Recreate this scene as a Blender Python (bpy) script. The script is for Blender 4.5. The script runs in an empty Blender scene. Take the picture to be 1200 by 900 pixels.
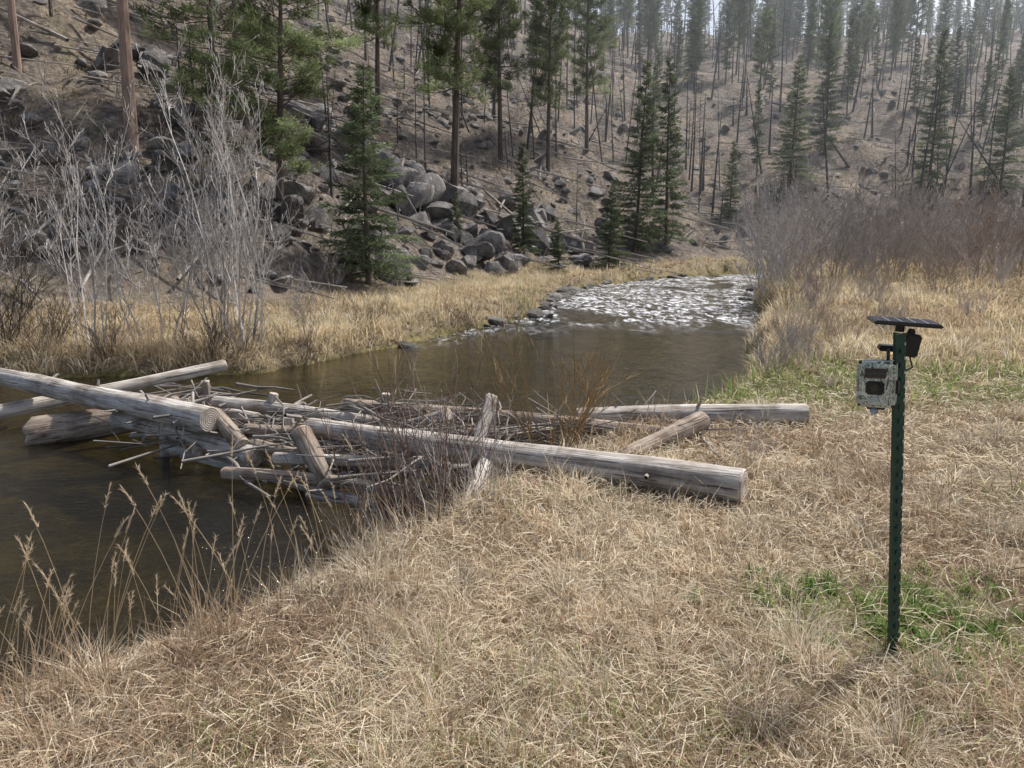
import bpy, math, random
import numpy as np
from mathutils import Vector, Matrix, Euler
random.seed(7); rng=np.random.default_rng(7)
S=bpy.context.scene; COL=S.collection
S.view_settings.view_transform='Standard'
try: S.view_settings.look='None'
except Exception: pass

# ---------------------------------------------------------------- noise / terrain
def _h(a,b,s):
    v=np.sin(a*127.1+b*311.7+s*74.7)*43758.5453
    return v-np.floor(v)
def vn(x,y,s=0):
    xi=np.floor(x);yi=np.floor(y);fx=x-xi;fy=y-yi
    fx=fx*fx*(3-2*fx);fy=fy*fy*(3-2*fy)
    a=_h(xi,yi,s);b=_h(xi+1,yi,s);c=_h(xi,yi+1,s);d=_h(xi+1,yi+1,s)
    return (a*(1-fx)+b*fx)*(1-fy)+(c*(1-fx)+d*fx)*fy
def fbm(x,y,s=0,o=4):
    t=0;a=.5
    for i in range(o):
        t=t+a*(vn(x,y,s+i*3.1)-.5)*2;x=x*2.03;y=y*2.03;a*=.5
    return t
def sst(a,b,x):
    t=np.clip((x-a)/(b-a),0,1);return t*t*(3-2*t)
WATER=np.array([(-30,-14),(-8,-2.2),(-3.6,1.5),(-2.15,2.65),(-1.6,3.15),(-1.2,3.75),(-.78,4.4),(-.25,5.2),(.45,6.3),(1.5,7.5),(2.6,9),(3.5,10.7),
 (5.2,15.6),(7.4,22),(10.4,32),(14,40),(19,46),(29,50),(70,52),(70,57),(28,55.5),(20,52.5),(12,48),(6.5,40.5),(2.6,33),(1.2,27.5),(.7,21.2),(-2.5,14.3),(-4,11.6),(-7.8,11),(-12,9.5),(-30,0)],float)
TOE=np.array([(-400,-40),(-60,8),(-30,12),(-14,16.5),(-7,20.5),(-2,29.5),(2,37.5),(8,48),(18,56),(60,61),(400,50)],float)
def segd(px,py,A,closed):
    d=np.full(px.shape,1e9);n=len(A)
    for i in range(n if closed else n-1):
        a=A[i];b=A[(i+1)%n];e=b-a
        t=np.clip(((px-a[0])*e[0]+(py-a[1])*e[1])/(e@e),0,1)
        d=np.minimum(d,(px-a[0]-t*e[0])**2+(py-a[1]-t*e[1])**2)
    return np.sqrt(d)
def dwater(px,py):
    d=segd(px,py,WATER,True);ins=np.zeros(px.shape,bool);n=len(WATER)
    for i in range(n):
        a=WATER[i];b=WATER[(i+1)%n]
        if a[1]==b[1]: continue
        c=((a[1]>py)!=(b[1]>py))&(px<(b[0]-a[0])*(py-a[1])/(b[1]-a[1])+a[0])
        ins^=c
    return np.where(ins,-d,d)+.45*fbm(px*.7,py*.7,77,3)*sst(8,12,py)
def dhill(px,py):
    d=segd(px,py,TOE,False)
    return np.where(py>np.interp(px,TOE[:,0],TOE[:,1]),d,-d)
def height(x,y):
    x=np.asarray(x,float);y=np.asarray(y,float)
    dw=dwater(x,y)+.12*fbm(x*1.3,y*1.3,5,3);dh=dhill(x,y)
    r=np.sqrt(x*x+y*y)
    m=.035*np.clip(x-3,0,40)*sst(6,20,y)+.035*fbm(x*1.1,y*1.1,1,3)*sst(.5,3,r)+.16*fbm(x*.25,y*.25,2,3)*sst(5,15,r)+.02*fbm(x*5,y*5,6,2)
    left=sst(-1,-4,x)*sst(9,11,y)
    m=m-.12*left
    bw=.55
    out=-.5+(m+.5)*sst(-.05,bw,dw)
    inn=-.5-.38*sst(0,1.3,-dw)+.06*fbm(x*2,y*2,9,3)
    z=np.where(dw>0,out,inn)
    d=np.clip(dh+1.0,0,None);soft=np.where(d<2,d*d/4,d-1)
    slope=.72-.15*sst(-5,20,x)
    hh=slope*140*(1-np.exp(-soft/140))
    z=z+hh+(fbm(x*.12,y*.12,11,4)*2.2+fbm(x*.6,y*.6,12,3)*.7)*sst(0,14,soft)+ .45*np.abs(fbm(x*1.3,y*1.3,14,3))*sst(0,4,soft)
    return z
def hz(x,y): return float(height(np.array([x]),np.array([y]))[0])

# ---------------------------------------------------------------- mesh helpers
def mkmesh(name,V,faces,mats=(),midx=None,col=None,smooth=False):
    me=bpy.data.meshes.new(name)
    V=np.ascontiguousarray(V,dtype=np.float32)
    me.vertices.add(len(V));me.vertices.foreach_set('co',V.ravel())
    li=np.concatenate([f.ravel() for f in faces]).astype(np.int32)
    cnt=np.concatenate([np.full(len(f),f.shape[1]) for f in faces])
    st=np.concatenate([[0],np.cumsum(cnt)[:-1]]).astype(np.int32)
    me.loops.add(len(li));me.loops.foreach_set('vertex_index',li)
    me.polygons.add(len(cnt));me.polygons.foreach_set('loop_start',st)
    try: me.polygons.foreach_set('loop_total',cnt.astype(np.int32))
    except Exception: pass
    for m in mats: me.materials.append(m)
    if midx is not None: me.polygons.foreach_set('material_index',np.asarray(midx,dtype=np.int32))
    me.polygons.foreach_set('use_smooth',np.full(len(cnt),smooth))
    if col is not None:
        a=me.color_attributes.new(name='col',type='FLOAT_COLOR',domain='POINT')
        c=np.ones((len(V),4),np.float32);c[:,:col.shape[1]]=col
        a.data.foreach_set('color',c.ravel())
    me.update(calc_edges=True)
    return me
def obj(name,me,loc=(0,0,0),rot=(0,0,0),sc=1,parent=None):
    o=bpy.data.objects.new(name,me);COL.objects.link(o)
    o.location=loc;o.rotation_euler=rot
    o.scale=(sc,sc,sc) if not hasattr(sc,'__len__') else sc
    if parent: o.parent=parent
    return o
def empty(name,loc=(0,0,0)):
    return obj(name,None,loc)
def nrm(v): return v/np.maximum(np.linalg.norm(v,axis=-1,keepdims=True),1e-9)
def tubes(P0,P1,R0,R1,k=3):
    P0=np.asarray(P0,float);P1=np.asarray(P1,float);R0=np.asarray(R0,float);R1=np.asarray(R1,float)
    A=nrm(P1-P0);ref=np.where(np.abs(A[:,2:3])<.9,np.array([[0,0,1.]]),np.array([[1.,0,0]]))
    U=nrm(np.cross(A,ref));W=np.cross(A,U);n=len(P0)
    an=np.arange(k)*2*math.pi/k
    ring=np.cos(an)[None,:,None]*U[:,None,:]+np.sin(an)[None,:,None]*W[:,None,:]
    v=np.concatenate([P0[:,None]+ring*R0[:,None,None],P1[:,None]+ring*R1[:,None,None]],axis=1).reshape(-1,3)
    b=(np.arange(n)*2*k)[:,None];i=np.arange(k)[None];j=(i+1)%k
    f=np.stack([b+i,b+j,b+k+j,b+k+i],axis=-1).reshape(-1,4)
    return v,f

# ---------------------------------------------------------------- materials
class M:
    def __init__(s,name):
        s.m=bpy.data.materials.new(name);s.m.use_nodes=True;s.n=s.m.node_tree.nodes;s.l=s.m.node_tree.links
        s.n.clear();s.out=s.n.new('ShaderNodeOutputMaterial')
    def N(s,t,**k):
        n=s.n.new(t)
        for a,b in k.items():
            if a.startswith('_'): n.inputs[a[1:]].default_value=b
            else: setattr(n,a,b)
        return n
    def L(s,a,b): s.l.new(a,b)
    def noise(s,vec,scale,detail=5,rough=.6,dist=0):
        n=s.N('ShaderNodeTexNoise');n.inputs['Scale'].default_value=scale;n.inputs['Detail'].default_value=detail
        n.inputs['Roughness'].default_value=rough;n.inputs['Distortion'].default_value=dist
        if vec: s.L(vec,n.inputs['Vector'])
        return n.outputs['Fac']
    def ramp(s,fac,stops,const=False):
        r=s.N('ShaderNodeValToRGB');cr=r.color_ramp
        if const: cr.interpolation='CONSTANT'
        while len(cr.elements)<len(stops): cr.elements.new(.5)
        for e,(p,c) in zip(cr.elements,stops):
            e.position=p;e.color=(*c,1) if len(c)==3 else c
        s.L(fac,r.inputs[0]);return r.outputs[0]
    def mix(s,fac,a,b,mode='MIX'):
        m=s.N('ShaderNodeMix',data_type='RGBA',blend_type=mode)
        for i,v in ((0,fac),(6,a),(7,b)):
            if isinstance(v,(int,float)): m.inputs[i].default_value=v
            elif isinstance(v,tuple): m.inputs[i].default_value=(*v,1)
            else: s.L(v,m.inputs[i])
        return m.outputs[2]
    def math(s,op,a,b=0):
        m=s.N('ShaderNodeMath',operation=op)
        for i,v in ((0,a),(1,b)):
            if isinstance(v,(int,float)): m.inputs[i].default_value=v
            else: s.L(v,m.inputs[i])
        return m.outputs[0]
    def mapping(s,vec,scale,rot=None):
        m=s.N('ShaderNodeMapping');m.inputs['Scale'].default_value=scale;s.L(vec,m.inputs[0])
        if rot: m.inputs['Rotation'].default_value=rot
        return m.outputs[0]
    def coord(s,o='Object'): return s.N('ShaderNodeTexCoord').outputs[o]
    def bump(s,h,st,dist=.02):
        b=s.N('ShaderNodeBump');b.inputs['Strength'].default_value=st;b.inputs['Distance'].default_value=dist
        s.L(h,b.inputs['Height']);return b.outputs[0]
    def prin(s,col,rough=.8,nor=None,metal=0,spec=.3):
        p=s.N('ShaderNodeBsdfPrincipled')
        if isinstance(col,tuple): p.inputs['Base Color'].default_value=(*col,1)
        else: s.L(col,p.inputs['Base Color'])
        if isinstance(rough,(int,float)): p.inputs['Roughness'].default_value=rough
        else: s.L(rough,p.inputs['Roughness'])
        p.inputs['Metallic'].default_value=metal;p.inputs['Specular IOR Level'].default_value=spec
        if nor: s.L(nor,p.inputs['Normal'])
        return p.outputs[0]
    def fin(s,sh): s.L(sh,s.out.inputs['Surface']);return s.m

def leafmat(name,trans=.35,rand=.25):
    m=M(name);a=m.N('ShaderNodeAttribute',attribute_name='col').outputs['Color']
    c=a
    if rand:
        oi=m.N('ShaderNodeObjectInfo').outputs['Random']
        k=m.ramp(oi,[(0,(1-rand,)*3),(1,(1+rand*.6,)*3)])
        c=m.mix(1.0,a,k,'MULTIPLY')
    d=m.N('ShaderNodeBsdfDiffuse');m.L(c,d.inputs[0]);t=m.N('ShaderNodeBsdfTranslucent');m.L(c,t.inputs[0])
    x=m.N('ShaderNodeMixShader');x.inputs[0].default_value=trans;m.L(d.outputs[0],x.inputs[1]);m.L(t.outputs[0],x.inputs[2])
    return m.fin(x.outputs[0])
M_grass=leafmat('dry_grass_mat',.4,0)
M_needle=leafmat('needles',.4,.3)

def barkmat(name,c1,c2,scale=6,c3=None):
    m=M(name);v=m.mapping(m.coord(),(1,1,.25));f=m.noise(v,scale,6,.65)
    c=m.ramp(f,[(.3,c1),(.6,c2)]+([(.75,c3)] if c3 else []))
    oi=m.N('ShaderNodeObjectInfo').outputs['Random'];k=m.ramp(oi,[(0,(.75,)*3),(1,(1.2,)*3)])
    c=m.mix(1.0,c,k,'MULTIPLY')
    return m.fin(m.prin(c,.9,m.bump(f,.6,.03)))
M_bark=barkmat('pine_bark',(.05,.042,.038),(.14,.11,.09))
M_barkred=barkmat('ponderosa_bark',(.15,.105,.085),(.4,.29,.23))
M_snag=barkmat('charred_wood',(.03,.028,.027),(.1,.09,.085),3,(.3,.28,.26))
M_fallen=barkmat('fallen_timber_wood',(.12,.105,.09),(.36,.325,.29),2,(.52,.48,.44))
M_alder=barkmat('alder_bark',(.27,.25,.23),(.52,.485,.45),5)
M_dark=barkmat('dark_twig',(.07,.055,.045),(.17,.13,.1),5)
M_willow=barkmat('red_willow_bark',(.22,.165,.13),(.42,.335,.27),5)
M_redtw=barkmat('brown_twig_bark',(.12,.08,.06),(.3,.215,.165),8)
M_grey=barkmat('grey_twig',(.26,.235,.215),(.48,.44,.41),5)
M_ywil=barkmat('yellow_willow_bark',(.16,.1,.055),(.36,.25,.12),8)

def rockmat(name,c1,c2,c3):
    m=M(name);v=m.coord();f=m.noise(v,2.2,8,.65);g=m.noise(v,14,5,.7)
    c=m.ramp(f,[(.3,c1),(.5,c2),(.68,c3)])
    oi=m.N('ShaderNodeObjectInfo').outputs['Random'];k=m.ramp(oi,[(0,(.55,)*3),(1,(1.15,)*3)])
    c=m.mix(1.0,c,k,'MULTIPLY')
    c=m.mix(.6,c,m.ramp(g,[(.3,(.4,.4,.4)),(.6,(1.15,1.15,1.15))]),'MULTIPLY')
    return m.fin(m.prin(c,.85,m.bump(m.math('ADD',f,g),.8,.1)))
M_rock=rockmat('granite',(.085,.079,.075),(.205,.19,.18),(.4,.375,.35))
M_pebble=rockmat('river_stone',(.1,.09,.08),(.24,.22,.195),(.46,.43,.4))

# ground
m=M('ground_mat');pos=m.N('ShaderNodeNewGeometry').outputs['Position']
zone=m.N('ShaderNodeAttribute',attribute_name='col').outputs['Color']
sp=m.N('ShaderNodeSeparateColor');m.L(zone,sp.inputs[0])
f1=m.noise(pos,1.2,8,.7);f2=m.noise(pos,14,6,.7);f3=m.noise(pos,60,4,.7);f4=m.noise(pos,.35,6,.65)
mead=m.mix(.5,m.ramp(f2,[(.3,(.13,.1,.065)),(.55,(.33,.26,.17)),(.7,(.46,.38,.26))]),m.ramp(f3,[(.35,(.12,.09,.055)),(.6,(.52,.43,.3))]))
hillc=m.mix(.5,m.ramp(f1,[(.3,(.09,.08,.072)),(.45,(.18,.158,.14)),(.56,(.28,.24,.205)),(.68,(.44,.39,.335))]),m.ramp(f4,[(.35,(.1,.09,.083)),(.5,(.2,.172,.15)),(.6,(.34,.28,.2))]))
hillc=m.mix(.85,hillc,m.ramp(m.noise(pos,4.5,6,.75),[(.35,(.3,.3,.31)),(.5,(.9,.88,.87)),(.65,(1.7,1.6,1.5))]),'MULTIPLY')
bed=m.ramp(f1,[(.3,(.05,.046,.02)),(.45,(.14,.125,.05)),(.58,(.27,.24,.11)),(.72,(.42,.37,.22))])
bed=m.mix(.6,bed,m.ramp(m.noise(pos,5,5,.7),[(.35,(.3,.3,.3)),(.65,(1.6,1.5,1.3))]),'MULTIPLY')
c=m.mix(sp.outputs[0],mead,hillc)
c=m.mix(m.math('MULTIPLY',sp.outputs[1],.55),c,(.13,.15,.055))
c=m.mix(sp.outputs[2],c,bed)
h=m.math('ADD',m.math('MULTIPLY',f1,2.5),m.math('ADD',f2,m.math('MULTIPLY',f3,.3)))
M_ground=m.fin(m.prin(c,.95,m.bump(h,.9,.12),spec=.1))

# water (flow-aligned ripples)
m=M('water_mat');pos=m.N('ShaderNodeNewGeometry').outputs['Position']
at=m.N('ShaderNodeAttribute',attribute_name='col').outputs['Color'];sp=m.N('ShaderNodeSeparateColor');m.L(at,sp.inputs[0])
rif=sp.outputs[0];rif2=sp.outputs[1]
mp=m.mapping(pos,(1.0,.7,1),(0,0,.5));n1=m.noise(mp,2.4,3,.55,.8);n2=m.noise(m.mapping(pos,(1,1.8,1),(0,0,.6)),8,4,.6,.5)
n3=m.noise(m.mapping(pos,(2.2,.8,1),(0,0,.25)),1.6,6,.7,.6);n4=m.noise(m.mapping(pos,(1,2.2,1),(0,0,.7)),7,5,.7,.6)
calm=m.math('ADD',m.math('MULTIPLY',n1,.42),m.math('MULTIPLY',n2,.2))
rough=m.math('ADD',m.math('MULTIPLY',m.math('MULTIPLY',n3,5.5),rif),m.math('MULTIPLY',m.math('MULTIPLY',n4,3.0),rif2))
hh=m.math('ADD',calm,rough)
nb=m.bump(hh,.55,.09)
fr=m.N('ShaderNodeFresnel');fr.inputs[0].default_value=1.36;m.L(nb,fr.inputs['Normal'])
gl=m.N('ShaderNodeBsdfGlossy');m.L(m.math('ADD',m.math('MULTIPLY',rif,.08),.04),gl.inputs['Roughness']);gl.inputs['Color'].default_value=(.97,.97,.97,1);m.L(nb,gl.inputs['Normal'])
tr=m.N('ShaderNodeBsdfTransparent');tr.inputs[0].default_value=(.5,.455,.3,1)
di=m.N('ShaderNodeBsdfDiffuse');di.inputs[0].default_value=(.034,.029,.017,1)
x1=m.N('ShaderNodeMixShader');x1.inputs[0].default_value=.25;m.L(tr.outputs[0],x1.inputs[1]);m.L(di.outputs[0],x1.inputs[2])
foam_glitter=m.N('ShaderNodeBsdfDiffuse');foam_glitter.inputs[0].default_value=(.9,.92,.95,1)  # white diffuse colour on the riffle: broken foam plus painted-in sun and sky glitter
fa=m.ramp(m.noise(m.mapping(pos,(3.4,1.1,1),(0,0,.25)),1.5,8,.8,.6),[(.5,(0,0,0)),(.555,(1,1,1))])
fb=m.ramp(m.noise(m.mapping(pos,(.6,.25,1),(0,0,.25)),1.0,4,.6,.5),[(.4,(.0,)*3),(.5,(1,1,1))])
fm=m.math('MULTIPLY',rif,m.math('MULTIPLY',fa,fb))
x0=m.N('ShaderNodeMixShader');m.L(fm,x0.inputs[0]);m.L(x1.outputs[0],x0.inputs[1]);m.L(foam_glitter.outputs[0],x0.inputs[2])
x2=m.N('ShaderNodeMixShader');m.L(fr.outputs[0],x2.inputs[0]);m.L(x0.outputs[0],x2.inputs[1]);m.L(gl.outputs[0],x2.inputs[2])
M_water=m.fin(x2.outputs[0])

# log wood
def woodmat(name,c1,c2,c3):
    m=M(name);co=m.coord();v=m.mapping(co,(7,7,.5));f=m.noise(v,3,6,.65,.3)
    g=m.noise(co,3,5,.6);cr=m.noise(m.mapping(co,(30,30,.9)),2.0,3,.6)
    c=m.ramp(f,[(.28,c1),(.48,c2),(.68,c3)])
    c=m.mix(.8,c,m.ramp(g,[(.35,(.42,.37,.33)),(.55,(1,1,1))]),'MULTIPLY')
    c=m.mix(.8,c,m.ramp(cr,[(.36,(.2,.17,.15)),(.43,(1,1,1))]),'MULTIPLY')
    return m.fin(m.prin(c,.85,m.bump(m.math('ADD',f,m.math('MULTIPLY',cr,.7)),.8,.02),spec=.2))
M_wood=woodmat('weathered_wood',(.22,.19,.165),(.48,.44,.39),(.7,.66,.6))
M_woodb=woodmat('brown_weathered_wood',(.13,.095,.075),(.32,.255,.2),(.5,.445,.375))
m=M('log_end_grain');co=m.coord();w=m.N('ShaderNodeTexWave',wave_type='RINGS',rings_direction='Z');m.L(co,w.inputs[0])
w.inputs['Scale'].default_value=16;w.inputs['Distortion'].default_value=1.5;w.inputs['Detail'].default_value=3
c=m.ramp(w.outputs['Fac'],[(0,(.4,.34,.28)),(1,(.66,.59,.5))])
c=m.mix(.8,c,m.ramp(m.noise(co,12,5,.7),[(.35,(.4,.35,.3)),(.6,(1,1,1))]),'MULTIPLY')
M_end=m.fin(m.prin(c,.9,m.bump(w.outputs['Fac'],.3,.01),spec=.1))
def simple(name,col,rough=.5,metal=0,spec=.5,var=.3,sc=20):
    m=M(name);f=m.noise(m.coord(),sc,5,.7)
    c=m.ramp(f,[(.3,tuple(x*(1-var) for x in col)),(.7,tuple(min(1,x*(1+var)) for x in col))])
    return m.fin(m.prin(c,rough,m.bump(f,.15,.003),metal,spec))
M_green=simple('green_painted_steel',(.012,.05,.036),.4)
M_black=simple('black_plastic',(.012,.012,.014),.4)
M_white=simple('bare_metal_stud',(.45,.5,.48),.5)
M_panel=simple('solar_cell',(.02,.025,.045),.15,0,.6,.1)
M_lens=simple('lens_glass',(.01,.01,.012),.05,0,.8,.1)
M_led=simple('led_window',(.05,.045,.05),.3)
M_strap=simple('latch',(.25,.32,.4),.4)
m=M('camouflage_plastic');co=m.coord()
c=m.ramp(m.noise(co,22,3,.6,1.2),[(0,(.5,.52,.44)),(.42,(.22,.25,.17)),(.47,(.66,.68,.6)),(.55,(.36,.37,.29)),(.62,(.7,.71,.64))],True)
c=m.mix(m.ramp(m.noise(m.mapping(co,(1,1,.35)),38,2,.5,2.5),[(.6,(0,0,0)),(.62,(1,1,1))]),c,(.09,.08,.06))
M_camo=m.fin(m.prin(c,.6))

# ---------------------------------------------------------------- ground
a=np.linspace(-1,1,560);gx=3+ 420*np.sinh(a*6.2)/np.sinh(6.2)
b=np.linspace(-1,1,620);gy=9+ 400*np.sinh(b*5.6)/np.sinh(5.6)
GX,GY=np.meshgrid(gx,gy);GX=GX.ravel();GY=GY.ravel()
GZ=height(GX,GY);nx=len(gx);ny=len(gy)
i,j=np.meshgrid(np.arange(nx-1),np.arange(ny-1));q=(j*nx+i).ravel()
F=np.stack([q,q+1,q+nx+1,q+nx],axis=1)
dw=dwater(GX,GY);dh=dhill(GX,GY)
def greenf(x,y):
    g=sst(.64,.85,vn(x*.9,y*.9,33))*.3
    br=.55+.9*vn(x*2.2,y*2.2,34)
    g=g+ 1.0*br*sst(2.2,.2,np.hypot((x-4.6)/1.7,(y-8.4)/1.0))+br*sst(1.0,.2,np.hypot(x-1.75,(y-2.95)*1.6))*.8+sst(1.6,.4,np.hypot((x-2.4)/.9,(y-7.6)))*.8
    return np.clip(g,0,1)
zc=np.stack([sst(-1.5,1.5,dh+1.5*fbm(GX*.5,GY*.5,21,3)),greenf(GX,GY)*(dw>0),sst(.3,.05,dw)],axis=1)
ground=obj('ground',mkmesh('ground',np.stack([GX,GY,GZ],1),[F],[M_ground],col=zc,smooth=True))

# water
ax=np.linspace(-30,60,361);ay=np.linspace(-14,60,297);WX,WY=np.meshgrid(ax,ay);WX=WX.ravel();WY=WY.ravel();nx=len(ax);ny=len(ay)
i,j=np.meshgrid(np.arange(nx-1),np.arange(ny-1));q=(j*nx+i).ravel();Fw=np.stack([q,q+1,q+nx+1,q+nx],axis=1)
wd=dwater(WX,WY);keep=(wd[Fw].min(1)<.6);Fw=Fw[keep]
rf=np.clip(sst(15.5,22,WY+3.5*fbm(WX*.5,WY*.5,3,3)-.2*(WX-3)),0,1)
rf2=.5*sst(1.4,.2,np.hypot((WX+1.3)/.9,(WY-4.6)/1.3))+.12*sst(3.5,.5,np.hypot((WX+3)/1.2,(WY-4)/1.5))
obj('water',mkmesh('water',np.stack([WX,WY,np.full_like(WX,-.45)],1),[Fw],[M_water],col=np.stack([rf,rf2,rf],1)))

# ---------------------------------------------------------------- grass
def blades(x,y,z,ln,w,lean,az,col,up=None):
    n=len(x);d=np.stack([np.cos(az),np.sin(az)],1)
    s=np.stack([-d[:,1],d[:,0]],1);tw=rng.uniform(-1,1,n);sx=np.stack([s[:,0]*np.cos(tw)+d[:,0]*np.sin(tw),s[:,1]*np.cos(tw)+d[:,1]*np.sin(tw),np.zeros(n)],1)
    P=np.stack([x,y,z],1)
    sl=np.sin(lean);cl=np.cos(lean)
    mid=P+np.stack([d[:,0]*sl*.4*ln,d[:,1]*sl*.4*ln,cl*.62*ln],1)
    l2=np.minimum(lean*1.55,1.75)
    tip=mid+np.stack([d[:,0]*np.sin(l2)*.6*ln,d[:,1]*np.sin(l2)*.6*ln,np.cos(l2)*.5*ln],1)
    hw=(w/2)[:,None]
    V=np.stack([P-sx*hw,P+sx*hw,mid+sx*hw*.8,mid-sx*hw*.8,tip],1).reshape(-1,3)
    b=np.arange(n)*5
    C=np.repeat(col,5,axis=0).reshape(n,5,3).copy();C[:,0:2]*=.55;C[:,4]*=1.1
    return V,np.stack([b,b+1,b+2,b+3],1),np.stack([b+3,b+2,b+4],1),C.reshape(-1,3)
c1=np.array([.68,.55,.375]);c2=np.array([.35,.245,.155]);c3=np.array([.88,.81,.655]);cg=np.array([.24,.29,.1]);cgold=np.array([.8,.64,.36])
N=600000
r=np.exp(rng.uniform(math.log(.8),math.log(120),N));th=math.pi/2+rng.uniform(-.85,.85,N)
x=r*np.cos(th);y=r*np.sin(th)-.3
dw=dwater(x,y);dh=dhill(x,y)
bare=sst(.2,.9,1-np.hypot((x-2.6)/.9,(y-2.9)/.5))+sst(.55,.75,vn(x*.55+3,y*.55,88))*.8
ok=(dw>.12)&((dh<0)|(rng.random(N)<.25*sst(.4,.75,vn(x*.35,y*.35,43))+.05))&(rng.random(N)<.25+1.0*vn(x*2.5,y*2.5,44))&((r>8)|(rng.random(N)>bare*.8))
x,y,r,dw,dh=[q[ok] for q in (x,y,r,dw,dh)];n=len(x);z=height(x,y)-.01
patch=vn(x*1.1,y*1.1,45);patch2=vn(x*3.3,y*3.3,46);patch3=vn(x*7,y*7,49)
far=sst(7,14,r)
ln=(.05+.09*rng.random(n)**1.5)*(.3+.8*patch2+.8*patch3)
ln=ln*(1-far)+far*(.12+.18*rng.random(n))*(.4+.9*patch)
edge=sst(1.1,.2,dw);ln=ln*(1+.9*edge)
hill=dh>0;ln=np.where(hill,.1+.22*rng.random(n),ln)
w=np.maximum(.003,.0013*r)*(.5+.9*rng.random(n))
lean=np.clip(rng.normal(1.05,.33,n),.1,1.45);lean=np.where(far>.5,lean*.7,lean)
upr=rng.random(n)<.08;lean=np.where(upr,lean*.35,lean);ln=np.where(upr,ln*1.4,ln)
az=rng.uniform(0,2*math.pi,n)+0;flow=fbm(x*1.6,y*1.6,47,2)*7;az=np.where(rng.random(n)<.4,flow+rng.normal(0,.7,n),az)
t=rng.random((n,1));t2=rng.random((n,1))
C=c1*(1-t)+np.where(t2<.5,c2,c3)*t
pp=patch[:,None];C=C*(.6+.55*pp)*(.7+.5*patch3[:,None])
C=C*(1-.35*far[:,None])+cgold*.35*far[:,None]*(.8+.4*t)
br=sst(.42,.68,vn(x*.8,y*.8,52))[:,None]*(1-.4*far[:,None]);C=C*(1-.65*br)+np.array([.38,.265,.18])*.65*br
gm=(rng.random(n)<greenf(x,y)*.85)[:,None];C=np.where(gm,cg*(.8+.8*t),C)
C=np.where(hill[:,None],C*.6,C)
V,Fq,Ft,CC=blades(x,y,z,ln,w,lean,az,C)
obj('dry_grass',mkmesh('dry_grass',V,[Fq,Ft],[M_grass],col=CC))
# lying straw litter
N=150000
r=np.exp(rng.uniform(math.log(.8),math.log(14),N));th=math.pi/2+rng.uniform(-.85,.85,N);x=r*np.cos(th);y=r*np.sin(th)-.3
ok=(dwater(x,y)>.25)&(rng.random(N)<.1+1.1*vn(x*1.7,y*1.7,71));x,y,r=x[ok],y[ok],r[ok];n=len(x)
az=rng.uniform(0,6.28,n);L=rng.uniform(.05,.2,n);dx=np.cos(az)*L/2;dy=np.sin(az)*L/2;zz=height(x,y)+rng.uniform(.01,.06,n)
zt=rng.normal(0,.16,n)*L
k=np.maximum(.0014,.00042*r)*(.6+.7*rng.random(n));s=np.stack([-np.sin(az)*k,np.cos(az)*k,rng.normal(0,.5,n)*k],1)
bd=rng.normal(0,.012,(n,3))
A_=np.stack([x-dx,y-dy,zz-zt],1);B_=np.stack([x+dx,y+dy,zz+zt],1);Mi=(A_+B_)/2+bd+np.array([0,0,.012])
V=np.stack([A_-s,A_+s,Mi+s,Mi-s,B_],1).reshape(-1,3);b=np.arange(n)*5
t=rng.random((n,1));C=np.repeat(np.where(rng.random((n,1))<.6,c1*(1-t)+c3*t,c2*(.5+.6*t)),5,axis=0)
obj('straw_litter',mkmesh('straw_litter',V,[np.stack([b,b+1,b+2,b+3],1),np.stack([b+3,b+2,b+4],1)],[M_grass],col=C))
# near tussocks
n=36000;nc=300
cr_=np.exp(rng.uniform(math.log(1.2),math.log(11),nc));ct=math.pi/2+rng.uniform(-.8,.8,nc);cx=cr_*np.cos(ct);cy=cr_*np.sin(ct)-.2
k=rng.integers(0,nc,n);x=cx[k]+rng.normal(0,.045,n);y=cy[k]+rng.normal(0,.045,n);az=np.arctan2(y-cy[k],x-cx[k])+rng.normal(0,.6,n)
g=(dwater(x,y)>.1)&(np.hypot(x-1.53,y-2.71)>.12);x,y,az,k=x[g],y[g],az[g],k[g];n=len(x)
t=rng.random((n,1));C=(c1*(1-t)+c3*t)*(.45+.65*rng.random(nc)[k])[:,None]
V,Fq,Ft,CC=blades(x,y,height(x,y)-.01,rng.uniform(.1,.25,n)*(.5+.7*rng.random(nc))[k],np.maximum(.0022,.0009*cr_[k]),np.clip(rng.normal(.75,.3,n),.05,1.3),az,C)
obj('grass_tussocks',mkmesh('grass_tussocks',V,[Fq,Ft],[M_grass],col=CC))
# green forbs near the post
n=2600;nc=60
cx=1.75+rng.normal(0,.35,nc);cy=3.0+rng.normal(0,.22,nc)
k=rng.integers(0,nc,n);x=cx[k]+rng.normal(0,.02,n);y=cy[k]+rng.normal(0,.02,n);t=rng.random((n,1))
V,Fq,Ft,CC=blades(x,y,height(x,y),rng.uniform(.03,.09,n),rng.uniform(.004,.009,n),np.clip(rng.normal(.8,.3,n),.1,1.4),rng.uniform(0,6.28,n),np.array([.16,.25,.07])*(.7+.7*t))
obj('green_forbs',mkmesh('green_forbs',V,[Fq,Ft],[M_grass],col=CC))

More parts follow.
